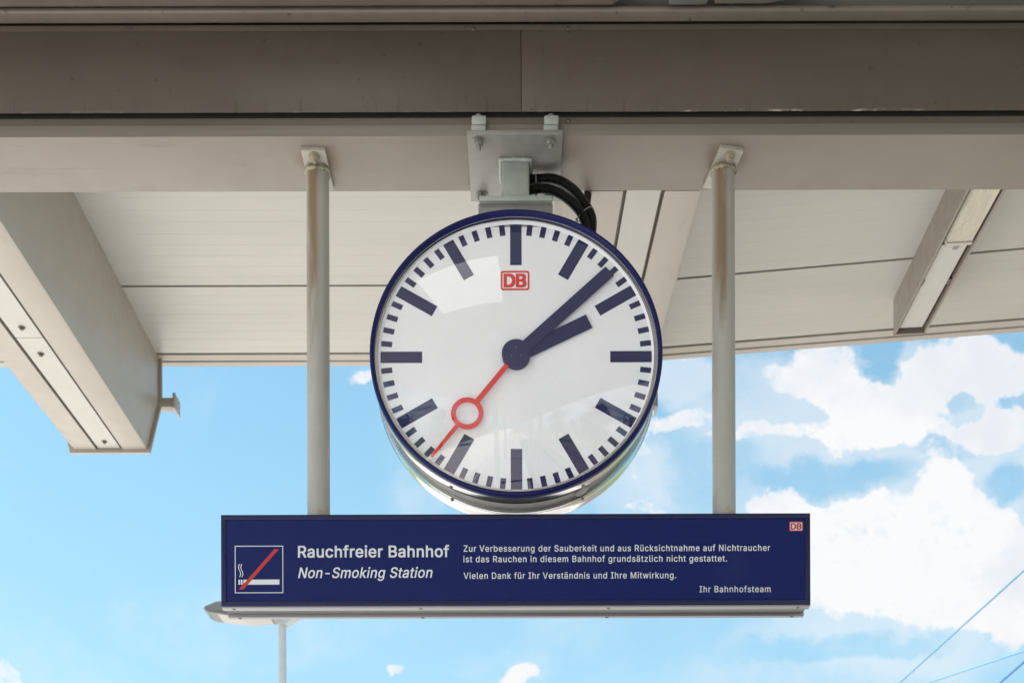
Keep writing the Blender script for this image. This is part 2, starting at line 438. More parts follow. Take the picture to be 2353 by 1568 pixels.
def hexsec(w, flare, h):
    return [(-w/2, 0), (-w/2-flare, 0.19), (-w/2-flare, h), (w/2+flare, h), (w/2+flare, 0.19), (w/2, 0)]
def cantilever(c0, c1, screws):
    """box beam from the girder (c0) out to its tip (c1): bottom centre points"""
    ax = c1-c0; L = ax.length
    w, fl_, hgt = 0.300, 0.043, 0.366
    def pt(x, z, s): 
        p = c0+ax*s; return Vector((p.x+x, p.y, p.z+z))
    g = 0.053
    sec = [(-w/2+0.012, 0), (-w/2, 0.012), (-w/2-fl_, 0.19), (-w/2-fl_, hgt), (w/2+fl_, hgt), (w/2+fl_, 0.19), (w/2, 0.012), (w/2-0.0035, 0.0035), (w/2-0.012, 0),
           (g, 0), (g, 0.03), (-g, 0.03), (-g, 0)]
    bm = NB(); a = [bm.verts.new(pt(x, z, 0)) for x, z in sec]; b = [bm.verts.new(pt(x, z, 1)) for x, z in sec]
    n = len(sec)
    for i in range(n): bm.faces.new((a[i], a[(i+1) % n], b[(i+1) % n], b[i]))
    bm.faces.new(a); bm.faces.new(b[::-1])
    beam = obj('cantilever_beam', bm, M['beam'], canopy, 35)
    # bright cover strip let into the channel, in two lengths
    for s0, s1 in ((0.0, 0.455), (0.457, 0.995)):
        bm = NB(); hw = 0.043
        prism(bm, [pt(-hw, 0.003, s0), pt(hw, 0.003, s0), pt(hw, 0.022, s0), pt(-hw, 0.022, s0)], Vector((0, 0, 0)), ax*(s1-s0))
        obj('cover_strip', bm, M['strip'], beam)
    for s in screws:
        bm = NB(); c = pt(0, 0.003, s)
        lathe(bm, [(0.0002, -0.009), (0.005, -0.009), (0.006, -0.006), (0.006, -0.003), (0.011, -0.002), (0.011, 0.001)], c, 'Z', 12)
        obj('strip_screw', bm, M['screw'], beam, 40)
    # end plate a little larger than the section
    e = 0.012; bm = NB()
    out = [(-w/2-e*0.6, -e), (-w/2-fl_-e, 0.185), (-w/2-fl_-e, hgt-0.01), (w/2+fl_+e, hgt-0.01), (w/2+fl_+e, 0.185), (w/2+e*0.6, -e)]
    prism(bm, [pt(x, z, 1.0) for x, z in out], Vector((0, 0, 0)), Vector((0, 0.012, 0)))
    obj('end_plate', bm, M['beam'], beam)
    # stub bracket at the tip
    c = pt(w/2+fl_+e-0.006, 0.192, 1.0)+Vector((0, 0.03, 0))
    bm = NB(); box(bm, c.x-0.06, c.x+0.052, c.y-0.02, c.y+0.02, c.z-0.018, c.z+0.018, 0.002)
    box(bm, c.x+0.050, c.x+0.060, c.y-0.035, c.y+0.038, c.z-0.030, c.z+0.030, 0.002)
    obj('stub_bracket', bm, M['beam'], beam, 40)
    return beam
def bz(y): return FL_Z+0.0015+0.116*(y-2.91)
cantilever(Vector((-1.348-0.15, 2.912, bz(2.912))), Vector((-1.462-0.15, 4.556, bz(4.556))), (0.12, 0.415, 0.52, 0.955))
cantilever(Vector((0.470-0.15, 2.912, bz(2.912))), Vector((0.443-0.15, 4.556, bz(4.556))), (0.62, 0.955))

# ------------------------------------------------------------------ light fixture under the right roof
M['fix'] = pmat('fixture_paint', (0.235, 0.205, 0.182), 0.42, 0, 0.05, 4)
M['fixwhite'] = pmat('fixture_cover', (0.46, 0.45, 0.44), 0.38, 0, 0.03, 4)
M['diff'] = pmat('aged_diffuser', (0.50, 0.47, 0.40), 0.25, 0, 0.16, 4, dirt=((0.30, 0.26, 0.20), 0.35, 5), stretch=(7, 0.5, 7))
def R_roof(y, x): return roofz(y+0.131*(x-BEND))
def fixture():
    A = Vector((1.262, 2.93, 0)); B = Vector((1.356, 4.157, 0))
    A.z = R_roof(A.y, A.x)-0.128; B.z = R_roof(B.y, B.x)-0.128
    root = thing('batten_light', 'long beige batten light in a channel under the right part of the roof', 'light', tuple(A))
    ax = B-A; w, h = 0.112, 0.130
    side = Vector((ax.y, -ax.x, 0)).normalized(); Z = Vector((0, 0, 1))
    def pt(x, z, s): return A+ax*s+side*x+Z*z
    def sweepsec(sec, s0, s1, name, mat, sm=None):
        bm = NB(); prism(bm, [pt(x, z, s0) for x, z in sec], Vector((0, 0, 0)), ax*(s1-s0)); return obj(name, bm, mat, root, sm)
    t_ = 0.007
    sweepsec([(0, 0), (0, h), (w, h), (w, 0), (w-t_, 0), (w-t_, h-t_), (t_, h-t_), (t_, 0)], 0, 1, 'housing', M['fix'])
    sweepsec([(0, -0.001), (0, h-0.004), (w, h-0.004), (w, -0.001)], 1.0, 1.008, 'end_plate', M['fix'])
    sJ = (3.574-A.y)/ax.y
    sweepsec([(0.0155, 0.012), (0.0155, 0.02), (w-0.018, 0.02), (w-0.018, 0.012)], sJ+0.035, 0.985, 'cover_strip', M['fixwhite'])
    sweepsec([(0.0085, 0.017), (0.0085, 0.03), (0.0145, 0.03), (0.0145, 0.017)], sJ+0.01, 0.99, 'side_bead', M['strip'])
    d = sweepsec([(0.022, -0.004), (0.014, 0.010), (0.014, 0.07), (w-0.010, 0.07), (w-0.010, 0.010), (w-0.018, -0.004)], -0.02, sJ, 'diffuser', M['diff'])
    sweepsec([(0.020, -0.007), (0.012, 0.012), (0.012, 0.05), (w-0.009, 0.05), (w-0.009, 0.012), (w-0.016, -0.007)], sJ, sJ+0.012, 'end_cap', M['strip'])
    sweepsec([(0.026, 0.000), (0.026, 0.03), (w-0.026, 0.03), (w-0.026, 0.000)], sJ+0.012, sJ+0.033, 'lamp_holder', M['diff'])
    sweepsec([(w/2-0.008, -0.003), (w/2-0.008, 0.02), (w/2+0.008, 0.02), (w/2+0.008, -0.003)], sJ+0.012, sJ+0.036, 'latch', M['galv'])
    for s in (0.74, 0.76):
        pass
    for x in (0.0125, w-0.0125):
        bm = NB(); c = pt(x, 0.012, 0.735); box(bm, c.x-0.005, c.x+0.005, c.y-0.014, c.y+0.014, c.z-0.004, c.z+0.004, 0.001); obj('clip', bm, M['screw'], root)
fixture()

# ------------------------------------------------------------------ clock
M['navy'] = flatmat('navy_enamel', (0.009, 0.011, 0.080), 0.30, 0.15, coat=0.0)
M['navy_mark'] = flatmat('navy_print', (0.006, 0.005, 0.080), 0.5, 0.2)
M['dial'] = flatmat('white_dial', (0.80, 0.82, 0.92), 0.5)
M['red'] = flatmat('red_print', (0.62, 0.010, 0.012), 0.45)
M['chrome'] = pmat('polished_steel', (0.56, 0.56, 0.57), 0.14, 1.0, 0.06, 5, stretch=(1, 1, 1), bump=0.02, bscale=30)
M['case'] = pmat('case_grey', (0.24, 0.24, 0.235), 0.5, 0.1, 0.06, 8)
M['black'] = pmat('black_plastic', (0.004, 0.004, 0.0045), 0.42, 0, 0.1, 30, spec=0.3)

def glass_material():
    m = bpy.data.materials.new('clear_cover'); m.use_nodes = True
    t = NT(m.node_tree); t.n.clear()
    o = t.new('ShaderNodeOutputMaterial'); mx = t.new('ShaderNodeMixShader')
    tr = t.new('ShaderNodeBsdfTransparent'); gl = t.new('ShaderNodeBsdfGlossy')
    tr.inputs[0].default_value = (0.985, 0.985, 0.985, 1)
    gl.inputs['Roughness'].default_value = 0.004; gl.inputs['Color'].default_value = (1, 1, 1, 1)
    fr = t.new('ShaderNodeFresnel'); fr.inputs['IOR'].default_value = 1.5
    geo = t.new('ShaderNodeNewGeometry')
    f = t.math('MULTIPLY', fr.outputs[0], t.math('SUBTRACT', 1.0, geo.outputs['Backfacing']))
    f = t.math('MULTIPLY', f, 1.85)
    t.put(mx.inputs[0], f); t.l.new(tr.outputs[0], mx.inputs[1]); t.l.new(gl.outputs[0], mx.inputs[2]); t.l.new(mx.outputs[0], o.inputs[0])
    return m
M['glass'] = glass_material()

SQ = 0.976          # the face measures a hair lower than it is wide
CC = P(1185.5, 807, 2.75); CX, CZ = CC.x, CC.z
RB = 337.5/FOC*2.75
clock = thing('station_clock', 'round white station clock with navy rim and red second hand, hung under the girder', 'clock', (CX, 2.82, CZ))
C0 = Vector((CX, 0, CZ))
# case: front chrome band, recessed grey band, rear chrome band
bm = NB(); lathe(bm, [(RB-0.020, 2.764), (RB-0.0045, 2.764), (RB-0.004, 2.772), (RB-0.006, 2.800), (RB-0.004, 2.804), (RB-0.005, 2.807), (RB-0.013, 2.808)], C0, sq=SQ)
case = obj('case', bm, M['chrome'], clock, 40, label='polished chrome front band of the clock case')
bm = NB(); lathe(bm, [(RB-0.0125, 2.8072), (RB-0.0125, 2.855)], C0, sq=SQ); obj('case_band', bm, M['case'], case, 40)
bm = NB(); lathe(bm, [(RB-0.0135, 2.8535), (RB-0.0045, 2.8545), (RB-0.004, 2.858), (RB-0.006, 2.862), (RB-0.0055, 2.890), (RB-0.002, 2.898), (RB-0.004, 2.906), (RB-0.012, 2.908), (0.001, 2.909)], C0, sq=SQ); obj('rear_band', bm, M['chrome'], case, 40)
# blue bezel ring, rounded
bm = NB(); rp = []
for k in range(13):
    a = math.pi*k/12
    rp.append((RB-0.0058+0.0058*math.cos(a)*1.0, 2.758-0.0085*math.sin(a)))
lathe(bm, [(RB, 2.768)]+rp+[(RB-0.0116, 2.766)], C0, sq=SQ); obj('bezel', bm, M['navy'], clock, 50)
# white inner collar and dial
RI = RB-0.0115
bm = NB(); lathe(bm, [(RI+0.0006, 2.7635), (RI-0.003, 2.765), (RI-0.010, 2.7675), (RI-0.0115, 2.770), (RI-0.013, 2.7722)], C0, sq=SQ); obj('collar', bm, M['dial'], clock, 60)
YD = 2.7725
bm = NB(); lathe(bm, [(RI, YD), (0.0005, YD)], C0, sq=SQ, seg=96); dial = obj('dial', bm, M['dial'], clock)

def plate2(bm, pts, y0, y1):
    """flat shape on the clock face: pts are (across, up) in metres from the centre"""
    prism(bm, [Vector((CX+a, y0, CZ+b*SQ)) for a, b in pts], Vector((0, 0, 0)), Vector((0, y1-y0, 0)))
def bar(bm, ang, r0, r1, w0, w1, y0, y1):
    d = (math.sin(ang), math.cos(ang)); n = (math.cos(ang), -math.sin(ang))
    plate2(bm, [(d[0]*r0-n[0]*w0, d[1]*r0-n[1]*w0), (d[0]*r1-n[0]*w1, d[1]*r1-n[1]*w1), (d[0]*r1+n[0]*w1, d[1]*r1+n[1]*w1), (d[0]*r0+n[0]*w0, d[1]*r0+n[1]*w0)], y0, y1)
RT = 313.0/FOC*YD
bm = NB()
for k in range(60):
    a = 2*math.pi*k/60
    if k % 5 == 0: bar(bm, a, RT-0.1015, RT, 0.0138, 0.0138, YD-0.0006, YD-0.0001)
    else: bar(bm, a, RT-0.0272-0.0008, RT-0.0015, 0.0066, 0.0066, YD-0.0006, YD-0.0001)
obj('dial_marks', bm, M['navy_mark'], dial)

from mathutils.geometry import interpolate_bezier
def text_shapes(body, shear=0.0, spacing=1.0):
    """outlines of the letters as closed polygons"""
    cu = bpy.data.curves.new('lettering', 'FONT'); cu.body = body
    if FONT: cu.font = FONT
    cu.size = 1.0; cu.shear = shear; cu.space_character = spacing
    o = bpy.data.objects.new('lettering', cu); COL.objects.link(o)
    dg = bpy.context.evaluated_depsgraph_get(); dg.update()
    cv = o.to_curve(dg); cons = []
    for sp_ in cv.splines:
        pts = []
        bp = sp_.bezier_points
        if len(bp):
            for i in range(len(bp)):
                p, q = bp[i], bp[(i+1) % len(bp)]
                straight = p.handle_right_type == 'VECTOR' and q.handle_left_type == 'VECTOR'
                seg = [p.co.copy()] if straight else interpolate_bezier(p.co, p.handle_right, q.handle_left, q.co, 6)[:-1]
                pts += [(v.x, v.y) for v in seg]
        else: pts = [(v.co.x, v.co.y) for v in sp_.points]
        cl = [pts[0]]
        for p in pts[1:]:
            if abs(p[0]-cl[-1][0])+abs(p[1]-cl[-1][1]) > 1e-5: cl.append(p)
        if len(cl) > 2: cons.append(cl)
    o.to_curve_clear(); bpy.data.objects.remove(o); bpy.data.curves.remove(cu)
    return cons
def fill_rows(cons, rows):
    """non-zero winding fill of outlines, as trapezoids row by row: (x0a, x1a, ya, x0b, x1b, yb)"""
    ys = [y for c in cons for _, y in c]; lo, hi = min(ys), max(ys); st = (hi-lo)/rows
    edges = [(c[i-1], c[i]) for c in cons for i in range(len(c)) if c[i-1][1] != c[i][1]]
    bins = [[] for _ in range(rows)]
    for p, q in edges:
        y0, y1 = sorted((p[1], q[1]))
        for k in range(max(0, int((y0-lo)/st)), min(rows-1, int((y1-lo)/st))+1): bins[k].append((p, q))
    def spans(es, y):
        xs = sorted(((q[0]-p[0])*(y-p[1])/(q[1]-p[1])+p[0], 1 if q[1] > p[1] else -1) for p, q in es if (p[1] > y) != (q[1] > y))
        out, w = [], 0
        for x, d in xs:
            if w == 0: st_ = x
            w += d
            if w == 0 and x-st_ > 1e-6: out.append((st_, x))
        return out
    res = []
    for k in range(rows):
        ya, yb = lo+st*k, lo+st*(k+1); e = st*0.02
        A, B = spans(bins[k], ya+e), spans(bins[k], yb-e)
        if len(A) == len(B) and all(abs(p[0]-q[0]) < st*3 and abs(p[1]-q[1]) < st*3 for p, q in zip(A, B)):
            res += [(p[0], p[1], ya, q[0], q[1], yb) for p, q in zip(A, B)]
        else:
            res += [(p[0], p[1], ya, p[0], p[1], yb) for p in spans(bins[k], (ya+yb)/2)]
    return res
CAPH = None
FONT = None
try:
    FONT = bpy.data.fonts.load(bpy.utils.system_resource('DATAFILES', path='fonts')+'/Inter.woff2')   # ships with Blender
except Exception:
    FONT = None
def text_on(body, x0, x1, zb, cap, Y, mat, name, parent, shear=0.0, bold=0.0, spacing=1.0, slope=0.0, sq=1.0):
    """lettering fitted between x0 and x1, baseline zb, capital height cap, on the plane y=Y facing -Y"""
    global CAPH
    if CAPH is None: CAPH = max(y for c in text_shapes('H') for x, y in c)
    cons = text_shapes(body, shear, spacing)
    xs = [x for c in cons for x, y in c]; a, b = min(xs), max(xs)
    sx = (x1-x0)/(b-a); sz = cap/CAPH; bd = bold*sx
    bm = bmesh.new(); rows = fill_rows(cons, 64)
    for k, dz in enumerate((0, -bd*0.75, bd*0.75) if bold else (0,)):      # strokes thickened by overlaid prints
        y = Y-0.0003-0.00005*k
        for j, (p0, p1, ya, q0, q1, yb) in enumerate(rows):
            yy = y-0.00002*(j % 2)
            bm.faces.new([bm.verts.new((x0+(u-a)*sx+du, yy, zb+v*sz+dz)) for u, v, du in ((p0, ya, -bd), (p1, ya, bd), (q1, yb, bd), (q0, yb, -bd))])
    return obj(name, bm, mat, parent)

def rrect(hw, hh, r, n=6):
    pts = []
    for cx, cz, a0 in ((hw-r, hh-r, 0), (-hw+r, hh-r, 90), (-hw+r, -hh+r, 180), (hw-r, -hh+r, 270)):
        for k in range(n+1):
            a = R(a0+90*k/n); pts.append((cx+r*math.cos(a), cz+r*math.sin(a)))
    return pts
def ring_plate(bm, outer, inner, cx, cz, y0, y1):
    vs = []
    for pts, y in ((outer, y0), (inner, y0), (outer, y1), (inner, y1)):
        vs.append([bm.verts.new((cx+a, y, cz+b)) for a, b in pts])
    n = len(outer)
    for i in range(n):
        j = (i+1) % n
        bm.faces.new((vs[0][i], vs[0][j], vs[1][j], vs[1][i])); bm.faces.new((vs[2][i], vs[2][j], vs[3][j], vs[3][i]))
        bm.faces.new((vs[0][i], vs[0][j], vs[2][j], vs[2][i])); bm.faces.new((vs[1][i], vs[1][j], vs[3][j], vs[3][i]))
lc = P(1183, 644.5, YD)
bm = NB(); ring_plate(bm, rrect(0.0345, 0.0233, 0.0058), rrect(0.0303, 0.0191, 0.0030), lc.x, lc.z, YD-0.0006, YD-0.0001)
logo = obj('logo', bm, M['red'], dial)
text_on('DB', lc.x-0.0255, lc.x+0.0255, lc.z-0.0150, 0.0300, YD-0.0001, M['red'], 'logo_lettering', logo, bold=0.036, spacing=0.97)

# hands
bm = NB(); bar(bm, R(64.2), -0.03, 0.1945, 0.0175, 0.0175, YD-0.0060, YD-0.0040); obj('hour_hand', bm, M['navy_mark'], clock)
bm = NB(); bar(bm, R(47.7), -0.03, 0.3040, 0.0145, 0.0148, YD-0.0100, YD-0.0080); obj('minute_hand', bm, M['navy_mark'], clock)
bm = NB(); sa = R(219.0)
bar(bm, sa, 0.0, 0.150, 0.0058, 0.0062, YD-0.0135, YD-0.0120); bar(bm, sa, 0.221, 0.324, 0.0052, 0.0034, YD-0.0135, YD-0.0120)
rc = (math.sin(sa)*0.1865, math.cos(sa)*0.1865)
n = 48; oc = [(0.0389*math.cos(2*math.pi*k/n), 0.0389*math.sin(2*math.pi*k/n)*SQ) for k in range(n)]
ic = [(a*0.70, b*0.70) for a, b in oc]
ring_plate(bm, oc, ic, CX+rc[0], CZ+rc[1]*SQ, YD-0.0136, YD-0.0119)
obj('second_hand', bm, M['red'], clock)
bm = NB(); lathe(bm, [(0.0335, YD-0.002), (0.0335, YD-0.0105), (0.0325, YD-0.0112), (0.0345, YD-0.0113), (0.0345, YD-0.0165), (0.0335, YD-0.0175), (0.0005, YD-0.0176)], C0, sq=SQ, seg=64)
hub = obj('hub', bm, M['navy_mark'], clock, 40)
bm = NB()
for a in (90, 210, 330):
    lathe(bm, [(0.0013, YD-0.0176), (0.0012, YD-0.0182), (0.0001, YD-0.0183)], C0+Vector((0.013*math.cos(R(a)), 0, 0.013*math.sin(R(a)))), seg=10)
obj('hub_pins', bm, M['galv'], hub)
# domed clear cover
RC = 0.86; rim = RI-0.0008; yr = 2.7615
bm = NB(); pr = []
zc = math.sqrt(RC*RC-rim*rim)
for k in range(33):
    r = rim*(1-k/32)+0.0004; pr.append((r, yr-(math.sqrt(RC*RC-r*r)-zc)))
lathe(bm, pr, C0, sq=SQ, seg=128)
gl = obj('glass_cover', bm, M['glass'], clock, 80)
if sum(p.normal.y for p in gl.data.polygons) > 0: gl.data.flip_normals()

# small fittings on the case
def on_case(ang, y, r): return Vector((CX+r*math.sin(ang), y, CZ+r*math.cos(ang)*SQ))
def radial(bm, ang, y, r0, prof, seg=14):
    d = Vector((math.sin(ang), 0, math.cos(ang)*SQ)).normalized(); s = Vector((0, 1, 0)); u = d.cross(s)
    c = on_case(ang, y, r0); rings = []
    for rr, o in prof:
        rings.append([bm.verts.new(c+d*o+(s*math.cos(2*math.pi*k/seg)+u*math.sin(2*math.pi*k/seg))*rr) for k in range(seg)])
    for a, b in zip(rings, rings[1:]):
        for k in range(seg): bm.faces.new((a[k], a[(k+1) % seg], b[(k+1) % seg], b[k]))
    bm.faces.new(rings[-1])
for ang, y in ((R(207.5), 2.800), (R(207.5), 2.862), (R(152), 2.800), (R(152), 2.862)):
    bm = NB(); radial(bm, ang, y, RB-0.008, [(0.0045, 0), (0.0045, 0.006), (0.003, 0.008)], 8); obj('case_screw', bm, M['bolt'], case, 40)
bm = NB(); radial(bm, R(152), 2.831, RB-0.014, [(0.0185, 0), (0.0185, 0.006), (0.017, 0.0075)], 32); obj('service_cap', bm, M['case'], case, 40)

# mounting bracket
pz = H+2.119
bm = NB(); x0 = P(1073, 309, 2.711).x; x1 = P(1292.5, 309, 2.711).x
box(bm, x0, x1, 2.711, 2.929, pz, FL_Z-0.0002, 0.0012)
brk = obj('mounting_bracket', bm, M['galv'], clock, 40)
pxa, pxb = P(1152.5, 420, 2.787).x, P(1216, 420, 2.787).x
py0 = 2.787; py1 = py0+(pxb-pxa); zb0 = P(1184, 466, py0).z
bm = NB(); box(bm, pxa, pxb, py0, py1, zb0-0.0005, pz-0.0002, 0.006, seg=3); obj('bracket_post', bm, M['galv_lit'], brk, 40)
bm = NB()   # weld collar
for k in range(40):
    pass
ring = []
hw = (pxb-pxa)/2+0.003; cxp = (pxa+pxb)/2; cyp = (py0+py1)/2
pts = []
for i in range(64):
    a = 2*math.pi*i/64; c_, s_ = math.cos(a), math.sin(a); m_ = max(abs(c_), abs(s_))
    pts.append(Vector((cxp+c_/m_*hw, cyp+s_/m_*hw, pz-0.004+random.uniform(-0.0012, 0.0012))))
tube(bm, pts+[pts[0]], [0.0048+random.uniform(-0.0008, 0.0008) for _ in range(65)], 8, cap=False); obj('weld_seam', bm, M['galv_lit'], brk, 60)
# base plates joining post and case
ba, bb_ = P(1099, 470, 2.755).x, P(1269, 470, 2.755).x
zt = P(1184, 466, 2.760).z
bm = NB(); box(bm, ba+0.002, bb_-0.001, 2.762, 2.888, zb0-0.0125, zb0-0.0006, 0.001); obj('base_plate', bm, M['galv_lit'], brk, 40)
bm = NB(); box(bm, ba-0.001, bb_+0.001, 2.772, 2.880, CZ+RB*SQ-0.03, zb0-0.0130, 0.001); obj('clock_foot', bm, M['galv'], brk, 40)
# bolts through the plate
def hexbolt(c, name, mat, parent, r=0.0095, nut=0.011, shaft=0.010, washer=True):
    bm = NB()
    def ringz(rr, z, seg, rot=0.3): return [bm.verts.new(c+Vector((rr*math.cos(rot+2*math.pi*k/seg), rr*math.sin(rot+2*math.pi*k/seg), z))) for k in range(seg)]
    def stack(lst, seg):
        rs = [ringz(a, b, seg) for a, b in lst]
        for a, b in zip(rs, rs[1:]):
            for k in range(seg): bm.faces.new((a[k], a[(k+1) % seg], b[(k+1) % seg], b[k]))
        bm.faces.new(rs[-1])
    if washer: stack([(r*1.42, 0.0), (r*1.42, -0.0022), (r*0.8, -0.0023)], 24)
    stack([(r*1.05, -0.002), (r*1.05, -0.002-nut*0.9), (r*0.92, -0.002-nut)], 6)
    stack([(r*0.58, -0.002-nut), (r*0.58, -0.002-nut-shaft), (r*0.45, -0.003-nut-shaft)], 14)
    return obj(name, bm, mat, parent, 35)
for px, py in ((1099.5, 322), (1264.5, 320)):
    Y = 2.119*FOC/(VY-py); hexbolt(Vector((P(px, py, Y).x, Y, pz)), 'bracket_bolt', M['bolt'], brk)
for px in (1107, 1260):
    hexbolt(Vector((P(px, 452, 2.905).x, 2.905, pz)), 'bracket_bolt', M['bolt'], brk, r=0.0105, nut=0.014)
# flange clamps
for px in (1099, 1265.5):
    xc = P(px, 280, 2.715).x; w2 = 0.0170
    bm = NB(); z0 = FL_Z+0.0004
    box(bm, xc-w2, xc+w2, 2.713, 2.7295, z0, z0+0.0125, 0.0015)
    box(bm, xc-w2+0.001, xc+w2+0.001, 2.711, 2.7295, z0+0.0135, z0+0.034, 0.003)
    clamp = obj('flange_clamp', bm, M['galv_lit'], brk, 40)
    bm = NB(); c = Vector((xc, 2.722, z0+0.0322))
    lathe(bm, [(0.0105, 0), (0.0105, 0.005), (0.007, 0.009), (0.0003, 0.010)], c, 'Z', 20); obj('clamp_bolt', bm, M['bolt'], clamp, 40)

# ------------------------------------------------------------------ corrugated conduits
def spline(pts, n):
    out = []; m = len(pts)
    for i in range(m-1):
        p0, p1, p2, p3 = pts[max(i-1, 0)], pts[i], pts[i+1], pts[min(i+2, m-1)]
        for k in range(n):
            t = k/n
            out.append(0.5*((2*p1)+(-p0+p2)*t+(2*p0-5*p1+4*p2-p3)*t*t+(-p0+3*p1-3*p2+p3)*t**3))
    out.append(pts[-1]); return out
def resample(pts, step):
    out = [pts[0]]; acc = 0.0
    for a, b in zip(pts, pts[1:]):
        L = (b-a).length; pos = step-acc
        while pos <= L:
            out.append(a+(b-a)*(pos/L)); pos += step
        acc = (acc+L) % step if L+acc >= step else acc+L
    return out
def conduit(pix, r, label):
    pts = resample(spline([P(a, b, y) for a, b, y in pix], 24), 0.00125)
    rad = [r*(1.0 if (i % 3) == 0 else 0.84) for i in range(len(pts))]
    bm = NB(); tube(bm, pts, rad, 18)
    base = pts[0].copy()
    return tag(obj('cable_conduit', bm, M['black'], None, 60, at=base), label, 'conduit', group='black corrugated conduits beside the clock bracket')
c1 = conduit([(1214, 414, 2.83), (1240, 411, 2.83), (1275, 412, 2.83), (1312, 432, 2.83), (1340, 464, 2.832), (1359, 500, 2.835), (1358, 545, 2.84)], 0.0118, 'upper black corrugated conduit arching from the bracket post to the clock')
c2 = conduit([(1214, 437, 2.815), (1238, 433.5, 2.815), (1268, 437, 2.815), (1300, 453.5, 2.817), (1328, 480, 2.82), (1343, 507, 2.825), (1349, 545, 2.83)], 0.0120, 'lower black corrugated conduit curving inside the other beside the clock bracket')
c3 = conduit([(1349, 425, 2.925), (1350, 450, 2.92), (1345, 478, 2.90), (1338, 505, 2.88)], 0.0095, 'short black conduit end dropping from behind the girder near the clock')
M['tie'] = flatmat('grey_cable_tie', (0.16, 0.16, 0.16), 0.35)
def tie(px, py, Y, ang, ln, parent, wd=0.004):
    c = P(px, py, Y); bm = NB()
    a = R(ang); d = Vector((math.cos(a), 0, math.sin(a))); nrm = Vector((-d.z, 0, d.x))
    n = 40; pts = []
    for k in range(n+1):
        t = 2*math.pi*k/n
        pts.append(c+d*(math.cos(t)*ln/2)+Vector((0, 1, 0))*(math.sin(t)*0.0155))
    tube(bm, pts, 0.0013, 8, cap=False)
    e = c-d*(ln/2+0.002); box(bm, e.x-0.003, e.x+0.003, e.y-0.006, e.y+0.001, e.z-0.003, e.z+0.003, 0.0006)
    obj('cable_tie', bm, M['tie'], parent, 60)
tie(1231, 424.5, 2.823, 90, 0.050, c1)
tie(1343, 492, 2.828, 38, 0.046, c1)

# ------------------------------------------------------------------ hanging sign
M['pole'] = None
YF = 2.785
SX0, SX1 = P(507.5, 1285, YF).x, P(1861.5, 1285, YF).x
SZ1, SZ0 = P(1185, 1179.5, YF).z, P(1185, 1389.5, YF).z
YB = 2.862
sign = thing('hanging_sign', 'long navy non-smoking sign hanging on two steel poles below the clock', 'sign', ((SX0+SX1)/2, 2.825, SZ0))
M['sign'] = pmat('sign_navy', (0.0062, 0.0135, 0.102), 0.20, 0, 0.05, 3, spec=0.22, rv=0.08, dirt=((0.028, 0.035, 0.11), 0.35, 3))
M['signframe'] = pmat('sign_frame_navy', (0.011, 0.014, 0.066), 0.34, 0, 0.06, 9, dirt=((0.05, 0.05, 0.10), 0.35, 22), stretch=(0.5, 1, 1), spec=0.3, rv=0.05)
M['alu'] = pmat('anodised_aluminium', (0.23, 0.23, 0.26), 0.36, 0.5, 0.05, 3, stretch=(0.3, 6, 6))
M['alu_grey'] = pmat('grey_profile', (0.12, 0.12, 0.12), 0.45, 0.3, 0.04, 3)
M['white_print'] = flatmat('white_print', (0.62, 0.66, 0.72), 0.5)
M['red_sign'] = flatmat('red_sign_print', (0.42, 0.028, 0.028), 0.5)
fw = 0.0125
bm = NB(); box(bm, SX0+fw+0.0006, SX1-fw-0.0006, YF+0.0014, YF+0.02, SZ0+fw+0.0006, SZ1-fw-0.0006); panel = obj('sign_panel', bm, M['sign'], sign)
bm = NB()
for (a, b, c, d) in ((SX0, SX1, SZ1-fw, SZ1), (SX0, SX1, SZ0+0.0005, SZ0+fw), (SX0, SX0+fw, SZ0+fw, SZ1-fw), (SX1-fw, SX1, SZ0+fw, SZ1-fw)):
    box(bm, a, b, YF, YF+0.0195, c, d, 0.0012)
obj('sign_frame', bm, M['signframe'], sign, 40)
bm = NB(); box(bm, SX0+0.0004, SX1-0.0004, YF+0.0006, YF+0.0215, SZ0-0.0035, SZ0+0.0003, 0.001); obj('front_rail', bm, M['alu'], sign, 40)
bm = NB(); box(bm, SX0+0.004, SX1-0.004, YF+0.021, YB-0.016, SZ0+0.003, SZ1-0.004); obj('sign_core', bm, M['alu_grey'], sign)
bm = NB(); box(bm, SX0+0.0004, SX1-0.0004, YB-0.013, YB, SZ0-0.0035, SZ1, 0.001); obj('rear_rail', bm, M['alu'], sign, 40)
for xx in (0.02, 0.338, 0.658, 0.98):
    for yy_ in (YF+0.011, YB-0.006):
        c = Vector((SX0+(SX1-SX0)*xx, yy_, SZ0-0.0034)); bm = NB()
        lathe(bm, [(0.0042, 0.0005), (0.0042, -0.0010), (0.0018, -0.0016), (0.0002, -0.0016)], c, 'Z', 14); obj('rail_screw', bm, M['screw'], sign, 40)
YT = YF+0.0013
def zs(py): return P(1185, py+0.0*0, YF).z
def xs_(px, py=1290): return P(px, py, YF).x
def zrow(px, py): return P(px, py, YF).z
